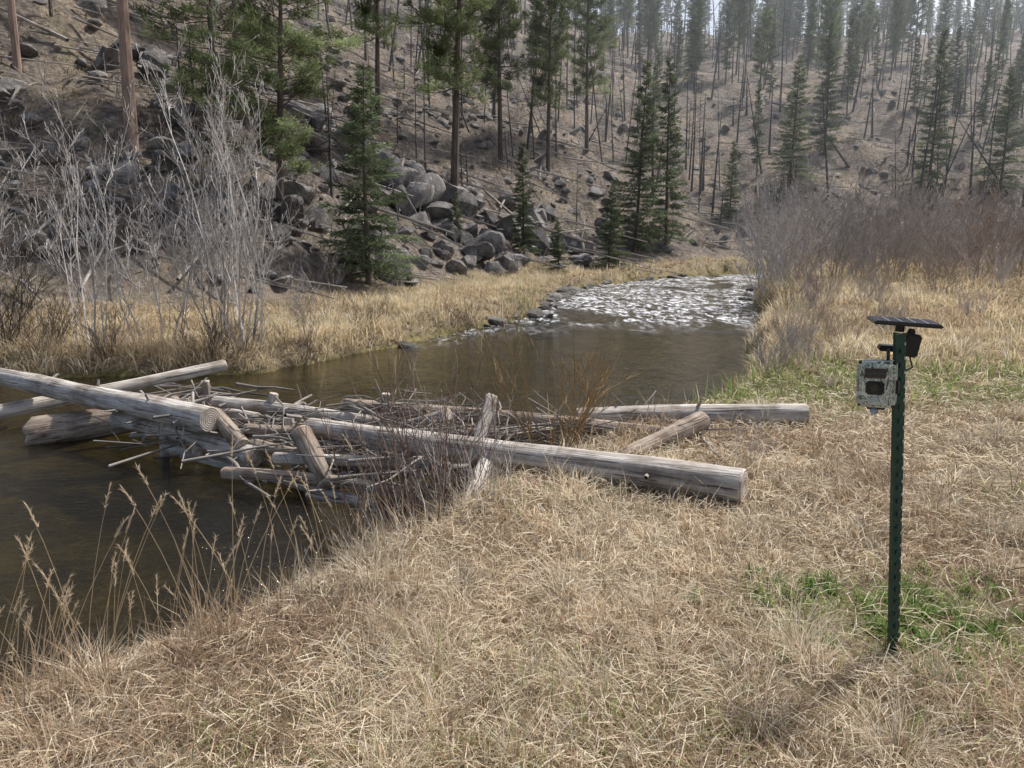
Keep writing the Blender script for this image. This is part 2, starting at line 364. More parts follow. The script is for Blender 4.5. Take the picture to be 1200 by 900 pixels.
# tall bank grass
n=60000
k=rng.integers(0,1100,n)
cx=rng.uniform(-14,14,60000);cy=rng.uniform(9.5,40,60000);d0=dwater(cx,cy);h0=dhill(cx,cy)
sel=(d0>.15)&(d0<4)&(h0<1)&(rng.random(60000)<sst(.3,.7,vn(cx*.6,cy*.6,91)));cx=cx[sel][:1100];cy=cy[sel][:1100]
k=k%len(cx);x=cx[k]+rng.normal(0,.14,n);y=cy[k]+rng.normal(0,.14,n)
az=np.arctan2(y-cy[k],x-cx[k])+rng.normal(0,.5,n);dw=dwater(x,y);g=dw>.05
x,y,az,k=x[g],y[g],az[g],k[g];n=len(x)
t=rng.random((n,1));C=(cgold*(1-t)+c3*t)*(.5+.5*rng.random(1100)[k])[:,None]
sz=(.3+.75*rng.random(1100)**1.6)[k]
V,Fq,Ft,CC=blades(x,y,height(x,y)-.01,rng.uniform(.25,.5,n)*sz,rng.uniform(.01,.02,n),np.clip(rng.normal(.6,.25,n),.05,1.2),az,C)
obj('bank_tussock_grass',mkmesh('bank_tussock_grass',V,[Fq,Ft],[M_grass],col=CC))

# near bank edge grass
n=3600
x=rng.uniform(-2.9,.2,n);y0=np.interp(x,[-3.6,-2.15,-1.6,-1.2,-.78,-.25,.2],[1.5,2.65,3.15,3.75,4.4,5.2,5.8]);y=y0-np.abs(rng.normal(.12,.2,n));
V,Fq,Ft,CC=blades(x,y,height(x,y)-.01,rng.uniform(.12,.38,n),rng.uniform(.003,.005,n),np.clip(rng.normal(.6,.25,n),.05,1.2),rng.uniform(0,6.28,n),(c1*.95+0*x[:,None])*(.6+.6*rng.random((n,1))))
obj('bank_edge_grass',mkmesh('bank_edge_grass',V,[Fq,Ft],[M_grass],col=CC))
P0=[];P1=[];R0=[];R1=[];hV=[];hd=[]
for i in range(120):
    cl_=random.choice([(-2.1,2.3),(-1.75,2.55),(-1.45,2.75),(-2.5,2.2),(-1.15,3.2),(-.95,3.7),(-1.9,2.5),(-2.3,2.45),(-1.8,2.2),(-1.35,2.9)])
    px=cl_[0]+random.gauss(0,.14);py=cl_[1]+random.gauss(0,.12);H=random.uniform(.35,.85);a=random.uniform(0,6.28);le=random.uniform(.03,.35)
    p=np.array([px,py,hz(px,py)-.01]);d=np.array([math.cos(a)*le,math.sin(a)*le,1.]);nseg=5
    for s in range(nseg):
        q=p+d/np.linalg.norm(d)*H/nseg;P0.append(p);P1.append(q);R0.append(.0024*(1-s*.13));R1.append(.0024*(1-(s+1)*.13))
        d=d+np.array([math.cos(a)*.06,math.sin(a)*.06,-.02]);p=q
    for s in range(26):
        tt=s/26*.13;hV.append(p-d/np.linalg.norm(d)*tt*.7);hd.append(d)
V1,F1=tubes(P0,P1,R0,R1,3)
hV=np.array(hV);hd=nrm(np.array(hd))+rng.normal(0,.4,(len(hd),3));hd=nrm(hd);sd=nrm(np.cross(hd,rng.normal(0,1,hd.shape)))
tv=np.stack([hV-sd*.0016,hV+sd*.0016,hV+hd*.024],1).reshape(-1,3);b=len(V1)+np.arange(len(hV))*3
V=np.concatenate([V1,tv]);C=np.concatenate([np.tile([.7,.58,.4],(len(V1),1)),np.tile([.68,.56,.4],(len(tv),1))])
obj('tall_seed_grass',mkmesh('tall_seed_grass',V,[F1,np.stack([b,b+1,b+2],1)],[M_grass],col=C))

# ---------------------------------------------------------------- rocks
def ico(sub):
    import bmesh
    bm=bmesh.new();bmesh.ops.create_icosphere(bm,subdivisions=sub,radius=1)
    V=np.array([v.co[:] for v in bm.verts]);F=np.array([[v.index for v in f.verts] for f in bm.faces]);bm.free();return V,F
def rockarr(seed,sub=3,ncut=16,flat=.7,lo=.5,hi=.85):
    r_=np.random.default_rng(seed);V,F=ico(sub)
    for _ in range(ncut):
        nn=r_.normal(0,1,3);nn/=np.linalg.norm(nn);d=r_.uniform(lo,hi)
        V=V-np.clip(V@nn-d,0,None)[:,None]*nn
    V=V+ (fbm(V[:,0]*3+seed,V[:,1]*3+V[:,2]*2,seed,3)*.05)[:,None]*nrm(V)
    V=V*np.array([1.1,.9,flat]);return V,F
RK=[rockarr(s,4,14,.8,.38,.75) for s in range(8)];RS=[rockarr(s+20,2,10) for s in range(6)];RR=[rockarr(s+40,2,8,.5,.55,.9) for s in range(6)]
def merge(vars_,X,Y,Z,SC,rotx=.4):
    Vs=[];Fs=[];o=0
    for x,y,z,s in zip(X,Y,Z,SC):
        V,F=random.choice(vars_)
        R=np.array(Euler((random.gauss(0,rotx),random.gauss(0,rotx),random.uniform(0,6.28))).to_matrix())
        Vs.append((V*s*np.array([random.uniform(.7,1.4),1,random.uniform(.6,1.1)]))@R.T+np.array([x,y,z]));Fs.append(F+o);o+=len(V)
    return np.concatenate(Vs),np.concatenate(Fs)
n=18000;x=rng.uniform(-45,60,n);y=rng.uniform(12,100,n);dh=dhill(x,y)
p=sst(.38,.72,vn(x*.18,y*.18,51))*np.where(x<14,1,.35)*sst(75,35,y)+.1
g=(dh>.3)&(rng.random(n)<p)&(np.abs(x)<y*.85+4);x=x[g][:5200];y=y[g][:5200];n=len(x)
sc=.12+.55*rng.random(n)**2.8
V,F=merge(RS,x,y,height(x,y)+sc*.1,sc);obj('talus_rocks',mkmesh('talus_rocks',V,[F],[M_rock]))
RM=[mkmesh('boulder_mesh',V,[F],[M_rock]) for V,F in RK]
for (ox,oy,nr,s0) in [(-5.4,37.5,9,1.9),(-4.2,35,9,1.6),(-1.2,40.5,9,1.6),(-4.9,27.6,8,1.4),(-6.8,26.2,7,1.2),(-1.6,33.5,7,1.2),(-.6,35.5,7,1.1),(2.2,42,7,1.3),(3.6,43.5,5,1.1),(7.8,51,6,1.2),(-11,24.5,6,1.0),(-9,31,6,1.3),(-2.5,31.5,6,.9),(9,53,5,1.0),(-14.5,32,7,1.4),(-8,24.2,6,.9),(-3.3,38,6,1.4),(-17,26,6,1.0),(1,46,6,1.4),(-8,36,6,1.4),(-3.2,33,7,1.3),(.6,40.5,6,1.1),(-10,40,7,1.6)]:
    e=empty('rock_outcrop',(ox,oy,hz(ox,oy)))
    for k in range(nr):
        dx=random.gauss(0,s0*.8);dy=random.gauss(0,s0*.5);s=s0*random.uniform(.3,.85)
        obj('boulder',random.choice(RM),(dx,dy,hz(ox+dx,oy+dy)-e.location.z+s*.2),(random.gauss(0,.4),random.gauss(0,.4),random.uniform(0,6.28)),(s,s*random.uniform(.7,1.1),s*random.uniform(.8,1.5)),e)
# river stones
n=60000;x=rng.uniform(-9,14,n);y=rng.uniform(3,46,n);dw=dwater(x,y)
cl=sst(.45,.7,vn(x*.8,y*.8,93))
p=np.where((dw<.3)&(dw>-.5),.10,0)*sst(12,18,y)*cl+np.where((dw<.2)&(dw>-4)&(y>20),.035,0)*cl+np.where((x<3.5)&(y>18.5)&(y<36)&(dw<1.0)&(dw>-1.6),.22,0)+np.where((dw<-.2)&(y<10),.008,0)+np.where((dw<1)&(dw>-.6)&(y>26),.1,0)
g=rng.random(n)<p;x=x[g][:2200];y=y[g][:2200];n=len(x)
sc=.05+.36*rng.random(n)**3.5;sc=np.where(y<10,sc*.6,sc)
V,F=merge(RR,x,y,np.minimum(height(x,y)+sc*.2,-.45+sc*.2),sc,.2);obj('river_stones',mkmesh('river_stones',V,[F],[M_pebble],smooth=False))

# ---------------------------------------------------------------- conifers
def conifer(seed,H,R,kind,trunk_r,lw=.03,dens=1.0,cb=None,red=False):
    q=np.random.default_rng(seed);P0=[];P1=[];A=[];B=[]
    bx,by=q.normal(0,.012,2)
    def tp(f): return np.array([bx*H*f+.12*math.sin(f*4+seed)*.5,by*H*f,H*f])
    m=10
    for i in range(m):
        P0.append(tp(i/m)-(np.array([0,0,.3]) if i==0 else 0));P1.append(tp((i+1)/m));A.append(trunk_r*(1-i/m*.93));B.append(trunk_r*(1-(i+1)/m*.93))
    nt=len(P0);b0=[];b1=[];ba=[];bb=[];tc=[];td=[];tb=[];tl=[]
    if kind=='fir': cb=cb or .05;nb=int(H*17*dens)
    elif kind=='thin': cb=cb or .16;nb=int(H*11*dens)
    else: cb=cb or .2;nb=int(H*7.5*dens)
    for i in range(nb):
        f=cb+(1-cb)*((i+q.random())/nb)**.95
        g=(f-cb)/(1-cb)
        if kind=='fir': L=R*(1-g)**.85*q.uniform(.45,1.25)+.15
        elif kind=='thin': L=R*(1-g)**.6*(min(1,g*4+.4))*q.uniform(.3,1.2)+.15
        else: L=R*math.sqrt(max(0,1-(abs(g-.33)/.68)**2.2))*q.uniform(.3,1.25)+.2
        az=q.uniform(0,6.283);el=(-.25+.75*g) if kind!='pond' else (-.1+.8*g+q.normal(0,.15))
        p=tp(f);d=np.array([math.cos(az),math.sin(az),el]);d/=np.linalg.norm(d);br=.4+.8*q.random()
        side=np.array([-math.sin(az),math.cos(az),0])
        rb=trunk_r*.22*(1-g*.6);s=3;pp=p
        for k in range(s):
            d2=d+np.array([0,0,.12*k if kind!='fir' else -.06+.1*k]);qn=pp+nrm(d2)*L/s
            b0.append(pp);b1.append(qn);ba.append(rb*(1-k/s*.85));bb.append(rb*(1-(k+1)/s*.85));pp=qn
        tip=pp
        if kind=='pond':
            for c in range(int(3+L*4.0)):
                u=q.uniform(.3,1.05);cc=p+(tip-p)*u+side*q.normal(0,.2)*L*(1.2-u*.5)+np.array([0,0,q.uniform(-.05,.22)])
                b0.append(p+(tip-p)*max(.1,u-.2));b1.append(cc);ba.append(.012);bb.append(.006)
                kk=26;tc.append(cc+q.normal(0,.09,(kk,3)));dd=q.normal(0,1,(kk,3))+d*.7+np.array([0,0,.5]);td.append(dd);tb.append(np.full(kk,br*q.uniform(.6,1.3)));tl.append(q.uniform(.16,.27,kk))
        else:
            kk=max(16,int(L*72));u=q.uniform(.05,1.02,kk)**.85;sp=q.normal(0,.23,kk)*L*(1.15-u)
            cc=p+(tip-p)*u[:,None]+side*sp[:,None]+q.normal(0,.035,(kk,3))
            dd=d[None]*1.0+side*np.sign(sp)[:,None]*.8+q.normal(0,.5,(kk,3))+np.array([0,0,-.3]);tc.append(cc);td.append(dd);tb.append(br*q.uniform(.7,1.25,kk));tl.append(q.uniform(.12,.28,kk))
    P0+=b0;P1+=b1;A+=ba;B+=bb
    Vt,Ft=tubes(P0[:nt],P1[:nt],A[:nt],B[:nt],8);Vb,Fb=tubes(P0[nt:],P1[nt:],A[nt:],B[nt:],3)
    tc=np.concatenate(tc);td=nrm(np.concatenate(td));tb=np.concatenate(tb);tl=np.concatenate(tl);n=len(tc)
    sd=nrm(np.cross(td,q.normal(0,1,(n,3))))*lw*.5
    T=np.stack([tc-sd,tc+sd,tc+td*tl[:,None]],1).reshape(-1,3)
    if kind=='pond': base=np.array([.23,.285,.14])
    elif kind=='fir': base=np.array([.155,.21,.12])
    else: base=np.array([.135,.17,.115])
    hue=q.random((n,1));c=(base*(1-hue*.5)+np.array([.29,.32,.16])*hue*.5)*tb[:,None]
    C=np.concatenate([np.ones((len(Vt)+len(Vb),3)),np.repeat(c,3,axis=0)])
    o1=len(Vt);o2=o1+len(Vb);b=o2+np.arange(n)*3
    F3=np.stack([b,b+1,b+2],1)
    mi=np.concatenate([np.zeros(len(Ft)+len(Fb)),np.ones(n)])
    return mkmesh('conifer',np.concatenate([Vt,Vb,T]),[Ft,Fb+o1,F3],[M_barkred if red else M_bark,M_needle],mi,C)
FIR=[conifer(1,10,1.8,'fir',.12,.048),conifer(2,10,1.4,'fir',.11,.048),conifer(3,10,2.0,'fir',.13,.048)]
PON=[conifer(11,13,2.6,'pond',.17,.042,1.05,.16),conifer(12,14,2.0,'pond',.17,.042,1.0,.3),conifer(13,12,2.7,'pond',.17,.042,1.05,.12)]
BARE=[conifer(14,16,2.4,'pond',.2,.045,.9,.5,True),conifer(15,15,2.0,'pond',.15,.045,.9,.45,True)]
YNG=[conifer(21,7,1.5,'fir',.09,.045,1.15),conifer(22,7,1.1,'thin',.08,.04,1.8)]
THN=[conifer(31,12,1.35,'thin',.1,.07,1.0),conifer(32,12,1.1,'thin',.09,.07,.9),conifer(33,13,1.5,'thin',.11,.07,1.0)]
def tree(name,me,x,y,s,sz=None,tilt=.02):
    return obj(name,me,(x,y,hz(x,y)-.1),(random.gauss(0,tilt),random.gauss(0,tilt),random.uniform(0,6.28)),(s,s,sz or s))
for a in [(BARE[0],-12.2,24.6,1.05,1.2),(BARE[1],-17.6,28,.9,1.3),(PON[0],-7.8,25.5,.92,.85),(PON[2],-10.8,28.5,.85,.85),(PON[1],-3.0,38.7,1.3,1.3),(PON[1],-14,40,1.0,1.2),
          (PON[1],2.6,56,1.0,1.1),(PON[1],-.8,52,1.1,1.15),(PON[1],-20,42,1,1.1),(PON[1],6,62,1.0,1.1),(PON[1],-8,46,1.0,1.1),(BARE[1],-24,36,1,1.2)]:
    tree('pine_tree',*a)
tree('pine_tree',YNG[0],-4.9,25.2,1.05,1.0)
tree('pine_tree',YNG[0],-2.55,34.2,.3,.3)
for a in [(FIR[1],.6,38,.6,.55),(FIR[2],5.4,42,.55,.48),(FIR[0],8.0,49.5,1.05,1.2),(FIR[1],10.6,52,1.15,1.25),(FIR[2],24,66,1.0,1.02),(FIR[0],36.5,67,1.1,1.35),(FIR[2],43.5,68,1.1,1.1),(FIR[2],2.3,36.8,.35,.28),(FIR[1],17.5,61,.7,.6),(FIR[0],30,74,1.0,1.2)]:
    tree('fir_tree',*a)
fe=empty('distant_conifer_forest')
cnt=0
while cnt<500:
    y=random.uniform(54,215);x=random.uniform(-.6*y,.85*y+5)
    d=float(dhill(np.array([x]),np.array([y]))[0])
    if d<12 or (y<80 and random.random()<.7): continue
    if y<125 and vn(np.array([x*.06]),np.array([y*.06]),61)[0]<.45: continue
    s=random.uniform(.5,1.0)*(1.2 if y>120 else 1);me=random.choice(THN+THN+FIR[:2]+PON[1:2])
    obj('conifer',me,(x,y,hz(x,y)-.1),(random.gauss(0,.03),random.gauss(0,.03),random.uniform(0,6.28)),(s,s,s*random.uniform(.9,1.25)),fe);cnt+=1

# snags + fallen timber
P0=[];P1=[];A=[];B=[];q0=[];q1=[];qa=[];qb=[]
cnt=0
while cnt<1150:
    y=random.uniform(26,190);x=random.uniform(-.75*y,.85*y+4)
    d=float(dhill(np.array([x]),np.array([y]))[0])
    if d<3 or (x<8 and y<55 and random.random()<.72): continue
    z=hz(x,y);H=random.uniform(3,12);r=random.uniform(.05,.13);t=random.gauss(0,.06),random.gauss(0,.04)
    if x<8 and y<55: H*=.6;r*=.6
    if random.random()<.1: t=random.gauss(0,.6),random.gauss(0,.3)
    p=np.array([x,y,z-.2])
    for k in range(3):
        q=p+np.array([t[0]+random.gauss(0,.012),t[1],1])*H/3;P0.append(p);P1.append(q);A.append(r*(1-k*.28));B.append(r*(1-(k+1)*.28));p=q
    for k in range(random.randint(8,24)):
        f=random.uniform(.25,.98);s=np.array([x+t[0]*H*f,y+t[1]*H*f,z-.2+H*f]);a=random.uniform(0,6.28);L=random.uniform(.3,1.3)*(1.15-f)
        q0.append(s);q1.append(s+np.array([math.cos(a)*L,math.sin(a)*L,L*random.uniform(-.4,.4)]));qa.append(.025);qb.append(.01)
    cnt+=1
V1,F1=tubes(P0,P1,A,B,5);V2,F2=tubes(q0,q1,qa,qb,3)
obj('burned_snag_forest',mkmesh('snags',np.concatenate([V1,V2]),[F1,F2+len(V1)],[M_snag]))
P0=[];P1=[];A=[];B=[]
cnt=0
while cnt<1700:
    y=16+130*random.random()**1.6;x=random.uniform(-.8*y,.85*y+4)
    d=float(dhill(np.array([x]),np.array([y]))[0])
    if d<.5: continue
    L=random.uniform(1.0,6)*(1 if y>35 else .6);a=random.gauss(0,.6)+(math.pi/2 if random.random()<.3 else 0);r=random.uniform(.02,.085)*(1 if y>30 else .7)
    x2=x+math.cos(a)*L;y2=y+math.sin(a)*L
    zs=height(np.linspace(x,x2,4),np.linspace(y,y2,4))
    z0=zs[0]+r+random.uniform(0,.3);z1=max(zs[-1],zs.mean())+r+random.uniform(0,.25)
    if z1-z0>L*.7: continue
    P0.append([x,y,z0]);P1.append([x2,y2,z1]);A.append(r);B.append(r*.5);cnt+=1
    for k in range(random.randint(0,5)):
        f=random.uniform(.3,1);s=np.array([x+(x2-x)*f,y+(y2-y)*f,z0+(z1-z0)*f]);P0.append(s);P1.append(s+rng.normal(0,.3,3)+[0,0,.3]);A.append(.018);B.append(.008)
V1,F1=tubes(P0,P1,A,B,5);obj('fallen_timber',mkmesh('fallen_timber',V1,[F1],[M_fallen]))

# ---------------------------------------------------------------- bare shrubs
def shrub(seed,H,spread,stems,levels=3,r0=.02,mat=None,base=.2,rt=.0035,dens=1.0,side=.75,clear=0,up=.25):
    q=random.Random(seed);P0=[];P1=[];A=[];B=[]
    def grow(p,d,L,r,lev):
        n=7 if lev==0 else 4;step=L/n
        for i in range(n):
            d=d+Vector((q.gauss(0,.09),q.gauss(0,.09),q.gauss(0,.04)+(.06 if lev else .03)));d.normalize()
            pn=p+d*step;ra=max(rt,r*(1-i/n*.75));rb=max(rt*.8,r*(1-(i+1)/n*.75))
            P0.append(p[:]);P1.append(pn[:]);A.append(ra);B.append(rb);p=pn
            if lev<levels and ((lev==0 and i>=clear) or lev>0):
                for _ in range(2):
                    if q.random()<.8*dens:
                        o=Vector((q.gauss(0,1),q.gauss(0,1),q.gauss(up,.4)));o.normalize()
                        dd=(d*1.0+o*side).normalized();grow(p.copy(),dd,L*q.uniform(.25,.45)*(1.2-.6*i/n),rb*.55,lev+1)
    for s in range(stems):
        a=q.uniform(0,6.28);rr=base*math.sqrt(q.random());b=Vector((math.cos(a)*rr,math.sin(a)*rr,-.08))
        le=q.uniform(.05,1)*spread;d=Vector((math.cos(a)*le,math.sin(a)*le,1)).normalized()
        grow(b,d,H*q.uniform(.55,1.0),r0*q.uniform(.5,1.15),0)
    V,F=tubes(P0,P1,A,B,3)
    return mkmesh('shrub',V,[F],[mat])
AL=[shrub(1,4.3,.2,9,3,.023,M_alder,.3,.004,.72,.62,1),shrub(2,3.8,.28,9,3,.02,M_alder,.45,.004,.62,.62,1),shrub(3,3.2,.4,10,3,.018,M_grey,.4,.004,.62,.7,1)]
def sh(name,me,x,y,s=1,dz=0): return obj(name,me,(x,y,hz(x,y)+dz),(0,0,random.uniform(0,6.28)),s)
sh('alder_shrub',AL[0],-4.5,12.3,1.0);sh('alder_shrub',AL[1],-6.9,12.2,.95);sh('alder_shrub',AL[1],-6.2,12.9,.9)
sh('alder_shrub',AL[2],-8.8,12.3,1.0);sh('alder_shrub',AL[1],-9.8,12.8,.9);sh('alder_shrub',AL[2],-3.6,13.1,.45);sh('alder_shrub',AL[0],-5.0,12.9,.85)
DK=[shrub(5,1.6,.8,14,2,.014,M_dark,.35,.004,.7),shrub(6,1.2,1.0,16,2,.01,M_dark,.4,.003,.7)]
for (x,y,s) in [(-8.6,11.9,1.1),(-9.3,11.7,1.2),(-7.5,11.8,.7),(-5.0,12.0,.7),(-3.6,12.4,.6),(-8.0,12.6,.9),(-4.3,11.95,.6),(-1.2,17.5,.5),(-3.0,14.9,.5),(-4.7,11.9,.6),(-6.5,11.8,.5),(-8.2,11.6,.8)]:
    sh('brush',random.choice(DK),x,y,s)
hb=empty('hillside_brush')
for k in range(140):
    y=random.uniform(18,75);x=random.uniform(-.8*y,.85*y);d=float(dhill(np.array([x]),np.array([y]))[0])
    if d<0: continue
    obj('bush',random.choice(DK),(x,y,hz(x,y)),(0,0,random.uniform(0,6)),random.uniform(.5,1.1),hb)
GB=[shrub(8,3.3,.7,15,3,.022,M_grey,.5,.006,.66),shrub(9,3.1,.8,14,3,.022,M_grey,.5,.006,.66)]
for (x,y,s) in [(8.8,25.0,1.15),(8.0,23.2,.85),(11.6,27,1.1),(11,30,1.1),(14.5,30,1.0),(12.9,33,1.1),(9.9,26.5,1.0),(13.2,26,1.0),(17,31,1.1),(11.4,24,.7),(15.5,27,.9)]: sh('willow_shrub',random.choice(GB),x,y,s)
WB=[shrub(s,2.5,.7,14,2,.015,M_willow,.6,.0055,.85) for s in (12,13)]+[shrub(s,2.4,.7,14,2,.015,M_grey,.6,.0055,.85) for s in (15,16)]
we=empty('willow_thicket')
for k in range(80):
    y=random.uniform(24,46);x=random.uniform(14.5,14+y*.75)
    if float(dwater(np.array([x]),np.array([y]))[0])<1: continue
    s=random.uniform(.6,1.35);obj('willow',random.choice(WB),(x,y,hz(x,y)),(0,0,random.uniform(0,6.28)),s,we)
for (x,y,s) in [(6.0,15.5,.4),(6.8,16.5,.4),(8.0,19,.5),(9.5,19.5,.4),(8.4,17.5,.35),(4.4,11.5,.28),(4.1,10.2,.3),(11.5,20,.45),(3.2,8.9,.26),(12.5,17.5,.4),(3.7,9.4,.3),(6.6,13,.3),(13.5,21,.6),(9,14.5,.3),(5.2,11.5,.3),(15,20,.8),(14,17,.6)]:
    sh('willow_sapling',random.choice(WB),x,y,s)
YW=shrub(31,1.1,1.05,22,2,.0075,M_ywil,.12,.0026,.36)
o=sh('yellow_willow_shrub',YW,.36,5.9,1.15);o.location.z=-.08
RW=shrub(32,1.15,.55,16,2,.0065,M_redtw,.2,.0022,.26);RW2=shrub(33,1.0,.5,14,2,.006,M_grey,.15,.0022,.26)
for (x,y,s,q) in [(-.55,4.5,1.1,RW),(-.35,4.95,1.15,RW),(-.75,4.7,1.0,RW2),(-.15,4.4,.75,RW2),(-.3,4.6,1.05,RW2),(-.9,5.0,1.1,RW),(-.6,5.3,1.1,RW)]: sh('willow_shrub',q,x,y,s)
sh('willow_shrub',RW2,1.7,5.2,.5);sh('willow_shrub',RW2,-.95,3.9,.6)

# ---------------------------------------------------------------- logs
def log(name,p0,p1,r0,r1,mat=None,seed=0,stubs=0,bend=.02,rag=0):
    p0=Vector(p0);p1=Vector(p1);L=(p1-p0).length;q=np.random.default_rng(seed+100);k=22;m=max(6,int(L/.1))
    zz=np.linspace(0,L,m+1);an=np.arange(k)*2*math.pi/k
    A_,Z_=np.meshgrid(an,zz);R=(r0+(r1-r0)*Z_/L)
    R=R*(1+.11*fbm(np.cos(A_)*1.5+seed*3.3,np.sin(A_)*1.5+Z_*.9,seed,3)+.07*fbm(np.cos(A_)*4+seed,np.sin(A_)*4+Z_*.5,seed+5,2)+.06*fbm(Z_*2+seed*1.7,Z_*0+2,seed+8,2))
    bx=np.sin(Z_/L*math.pi)*bend*L*q.uniform(-1,1)+.01*np.sin(Z_*2.2+seed);by=np.sin(Z_/L*math.pi*1.3)*bend*L*.6*q.uniform(-1,1)
    if rag: Z_=Z_.copy();Z_[-1]+=rag*q.uniform(-1,1,k);Z_[0]+=rag*q.uniform(-1,1,k)
    V=np.stack([np.cos(A_)*R+bx,np.sin(A_)*R+by,Z_],-1).reshape(-1,3)
    i,j=np.meshgrid(np.arange(k),np.arange(m));a_=(j*k+i).ravel();b_=(j*k+(i+1)%k).ravel();F=np.stack([a_,b_,b_+k,a_+k],1)
    extra=[];caps=[];n0=len(V)
    for e,(row,zs) in enumerate(((0,-1),(m,1))):
        ring=V[row*k:(row+1)*k];c=ring.mean(0);off=n0+e*(2*k+1)
        r1_=c+(ring-c)*.93+np.array([0,0,zs*.012]);r2_=c+(ring-c)*.5+np.array([0,0,zs*.014+q.normal(0,.002)])
        extra+=[r1_,r2_,(c+np.array([0,0,zs*.012]))[None]]
        for t in range(k):
            u=(t+1)%k;A4=[row*k+t,row*k+u,off+u,off+t];B4=[off+t,off+u,off+k+u,off+k+t]
            if e==0:A4=A4[::-1];B4=B4[::-1]
            caps+=[A4,B4]
    V=np.concatenate([V]+extra);caps=np.array(caps)
    tri=[]
    for e in range(2):
        off=n0+e*(2*k+1)
        for t in range(k):
            u=(t+1)%k;T=[off+k+t,off+k+u,off+2*k];tri.append(T[::-1] if e==0 else T)
    fs=[F,caps,np.array(tri)];mi=[0]*len(F)+[1]*(len(caps)+len(tri))
    if stubs:
        zz=q.uniform(.1,.95,stubs)*L;aa=q.uniform(0,6.28,stubs);rr=(r0+(r1-r0)*zz/L)
        s0=np.stack([np.cos(aa)*rr*.6,np.sin(aa)*rr*.6,zz],1);ln=q.uniform(.02,.08,stubs);s1=s0+np.stack([np.cos(aa)*(rr*.4+ln),np.sin(aa)*(rr*.4+ln),ln*.5],1)
        v,f=tubes(s0,s1,np.full(stubs,.02),np.full(stubs,.012),6);fs.append(f+len(V));V=np.concatenate([V,v]);mi+=[0]*len(f)
    me=mkmesh('log',V,fs,[mat or M_wood,M_end],mi);me.polygons.foreach_set('use_smooth',np.array([x==0 for x in mi]))
    o=obj(name,me,p0);o.rotation_mode='QUATERNION';o.rotation_quaternion=(p1-p0).to_track_quat('Z','Y')
    return o
log('log',(-1.75,6.22,.03),(1.42,4.36,.12),.085,.112,seed=1,stubs=6,bend=.008)
log('log',(-7.8,9.9,.0),(-2.75,6.55,.02),.10,.12,seed=2,stubs=5,bend=.008)
log('log',(-7.0,7.2,-.38),(-3.9,9.9,-.05),.09,.075,seed=3,stubs=3)
log('log',(-5.05,7.55,-.40),(-3.75,7.95,-.22),.19,.13,M_woodb,4,rag=.05)
log('log',(-4.1,7.5,-.2),(-2.28,6.3,-.24),.09,.095,seed=5,stubs=3)
log('log',(-3.4,7.0,-.36),(-1.2,5.55,-.42),.05,.04,seed=6)
log('log',(-1.78,6.02,.04),(-1.5,5.72,-.3),.085,.08,M_woodb,7,bend=0)
log('log',(-2.78,6.75,.02),(-2.4,6.35,-.17),.07,.075,M_woodb,8,bend=0)
log('log',(-3.0,7.3,.02),(-1.2,7.0,-.12),.07,.06,seed=9)
log('log',(-1.75,7.6,-.08),(1.35,6.0,.02),.075,.07,M_woodb,10,stubs=5)
log('log',(-2.4,6.5,-.06),(.5,6.5,-.1),.055,.06,M_woodb,11)
log('log',(.6,6.55,.05),(2.62,6.45,.1),.08,.095,seed=12,stubs=3,bend=.012)
log('log',(.8,5.4,-.02),(1.6,6.05,.13),.075,.08,M_woodb,13,bend=.01)
log('log',(-.34,3.85,-.12),(-.2,5.25,.0),.05,.06,seed=14,stubs=4,rag=.05)
log('log',(-.3,5.9,-.1),(-.18,6.3,.28),.05,.055,M_wood,15,bend=0,rag=.02)
log('log',(-.9,5.5,-.3),(-2.4,5.95,-.28),.045,.05,M_woodb,16)
log('log',(-.8,5.7,-.22),(-2.9,6.75,-.15),.05,.06,M_woodb,17)
log('log',(-.5,5.55,-.12),(-2.0,6.05,-.18),.04,.05,seed=18)
log('log',(-3.15,7.4,-.1),(-2.45,6.9,-.05),.055,.06,seed=19)
log('log',(-1.3,7.15,-.25),(-.6,6.8,.0),.06,.06,seed=20)
log('log',(-5.4,9.0,-.25),(-3.6,8.0,-.12),.06,.06,M_woodb,21)
log('log',(-3.6,7.7,-.05),(-2.9,6.6,-.3),.06,.05,M_woodb,22)
for i,(x,y,z,t) in enumerate([(-3.42,7.0,.0,.03),(-3.3,7.9,.12,-.03),(-2.62,7.2,.12,.25),(-1.32,7.3,.1,.05),(-1.95,6.6,.02,-.1)]):
    log('wooden_stake',(x,y,-.8),(x+t,y,z),.04,.045,M_woodb if i%2 else M_wood,30+i,bend=0)
P0=[];P1=[];A=[];B=[]
def stick(c,d,r,wig):
    n_=3;p=c-d
    for s in range(n_):
        q=c-d+2*d*(s+1)/n_+(np.array([random.gauss(0,wig) for _ in range(3)]) if s<n_-1 else 0)
        P0.append(p);P1.append(q);A.append(r*(1-s*.2));B.append(r*(1-(s+1)*.2));p=q
for i in range(480):
    f=random.random();cx=-3.9+f*3.7;cy=7.7-f*2.1+random.gauss(.15,.35);cz=random.uniform(-.4,.02)
    a=random.gauss(-.45,.75);L=random.uniform(.25,1.2);r=random.choice([.004,.006,.009,.014,.02])*random.uniform(.7,1.3);e=random.gauss(0,.15)
    stick(np.array([cx,cy,cz]),np.array([math.cos(a),math.sin(a),e])*L/2,r,.025*L+.008)
for i in range(300):
    cx=random.uniform(-1.4,1.8);cy=6.9-.45*(cx+.5)+random.gauss(0,.28);a=random.gauss(-.2,.8);L=random.uniform(.3,1.2);r=random.choice([.003,.005,.008,.012])
    stick(np.array([cx,cy,random.uniform(-.3,.08)]),np.array([math.cos(a),math.sin(a),random.gauss(0,.25)])*L/2,r,.03*L)
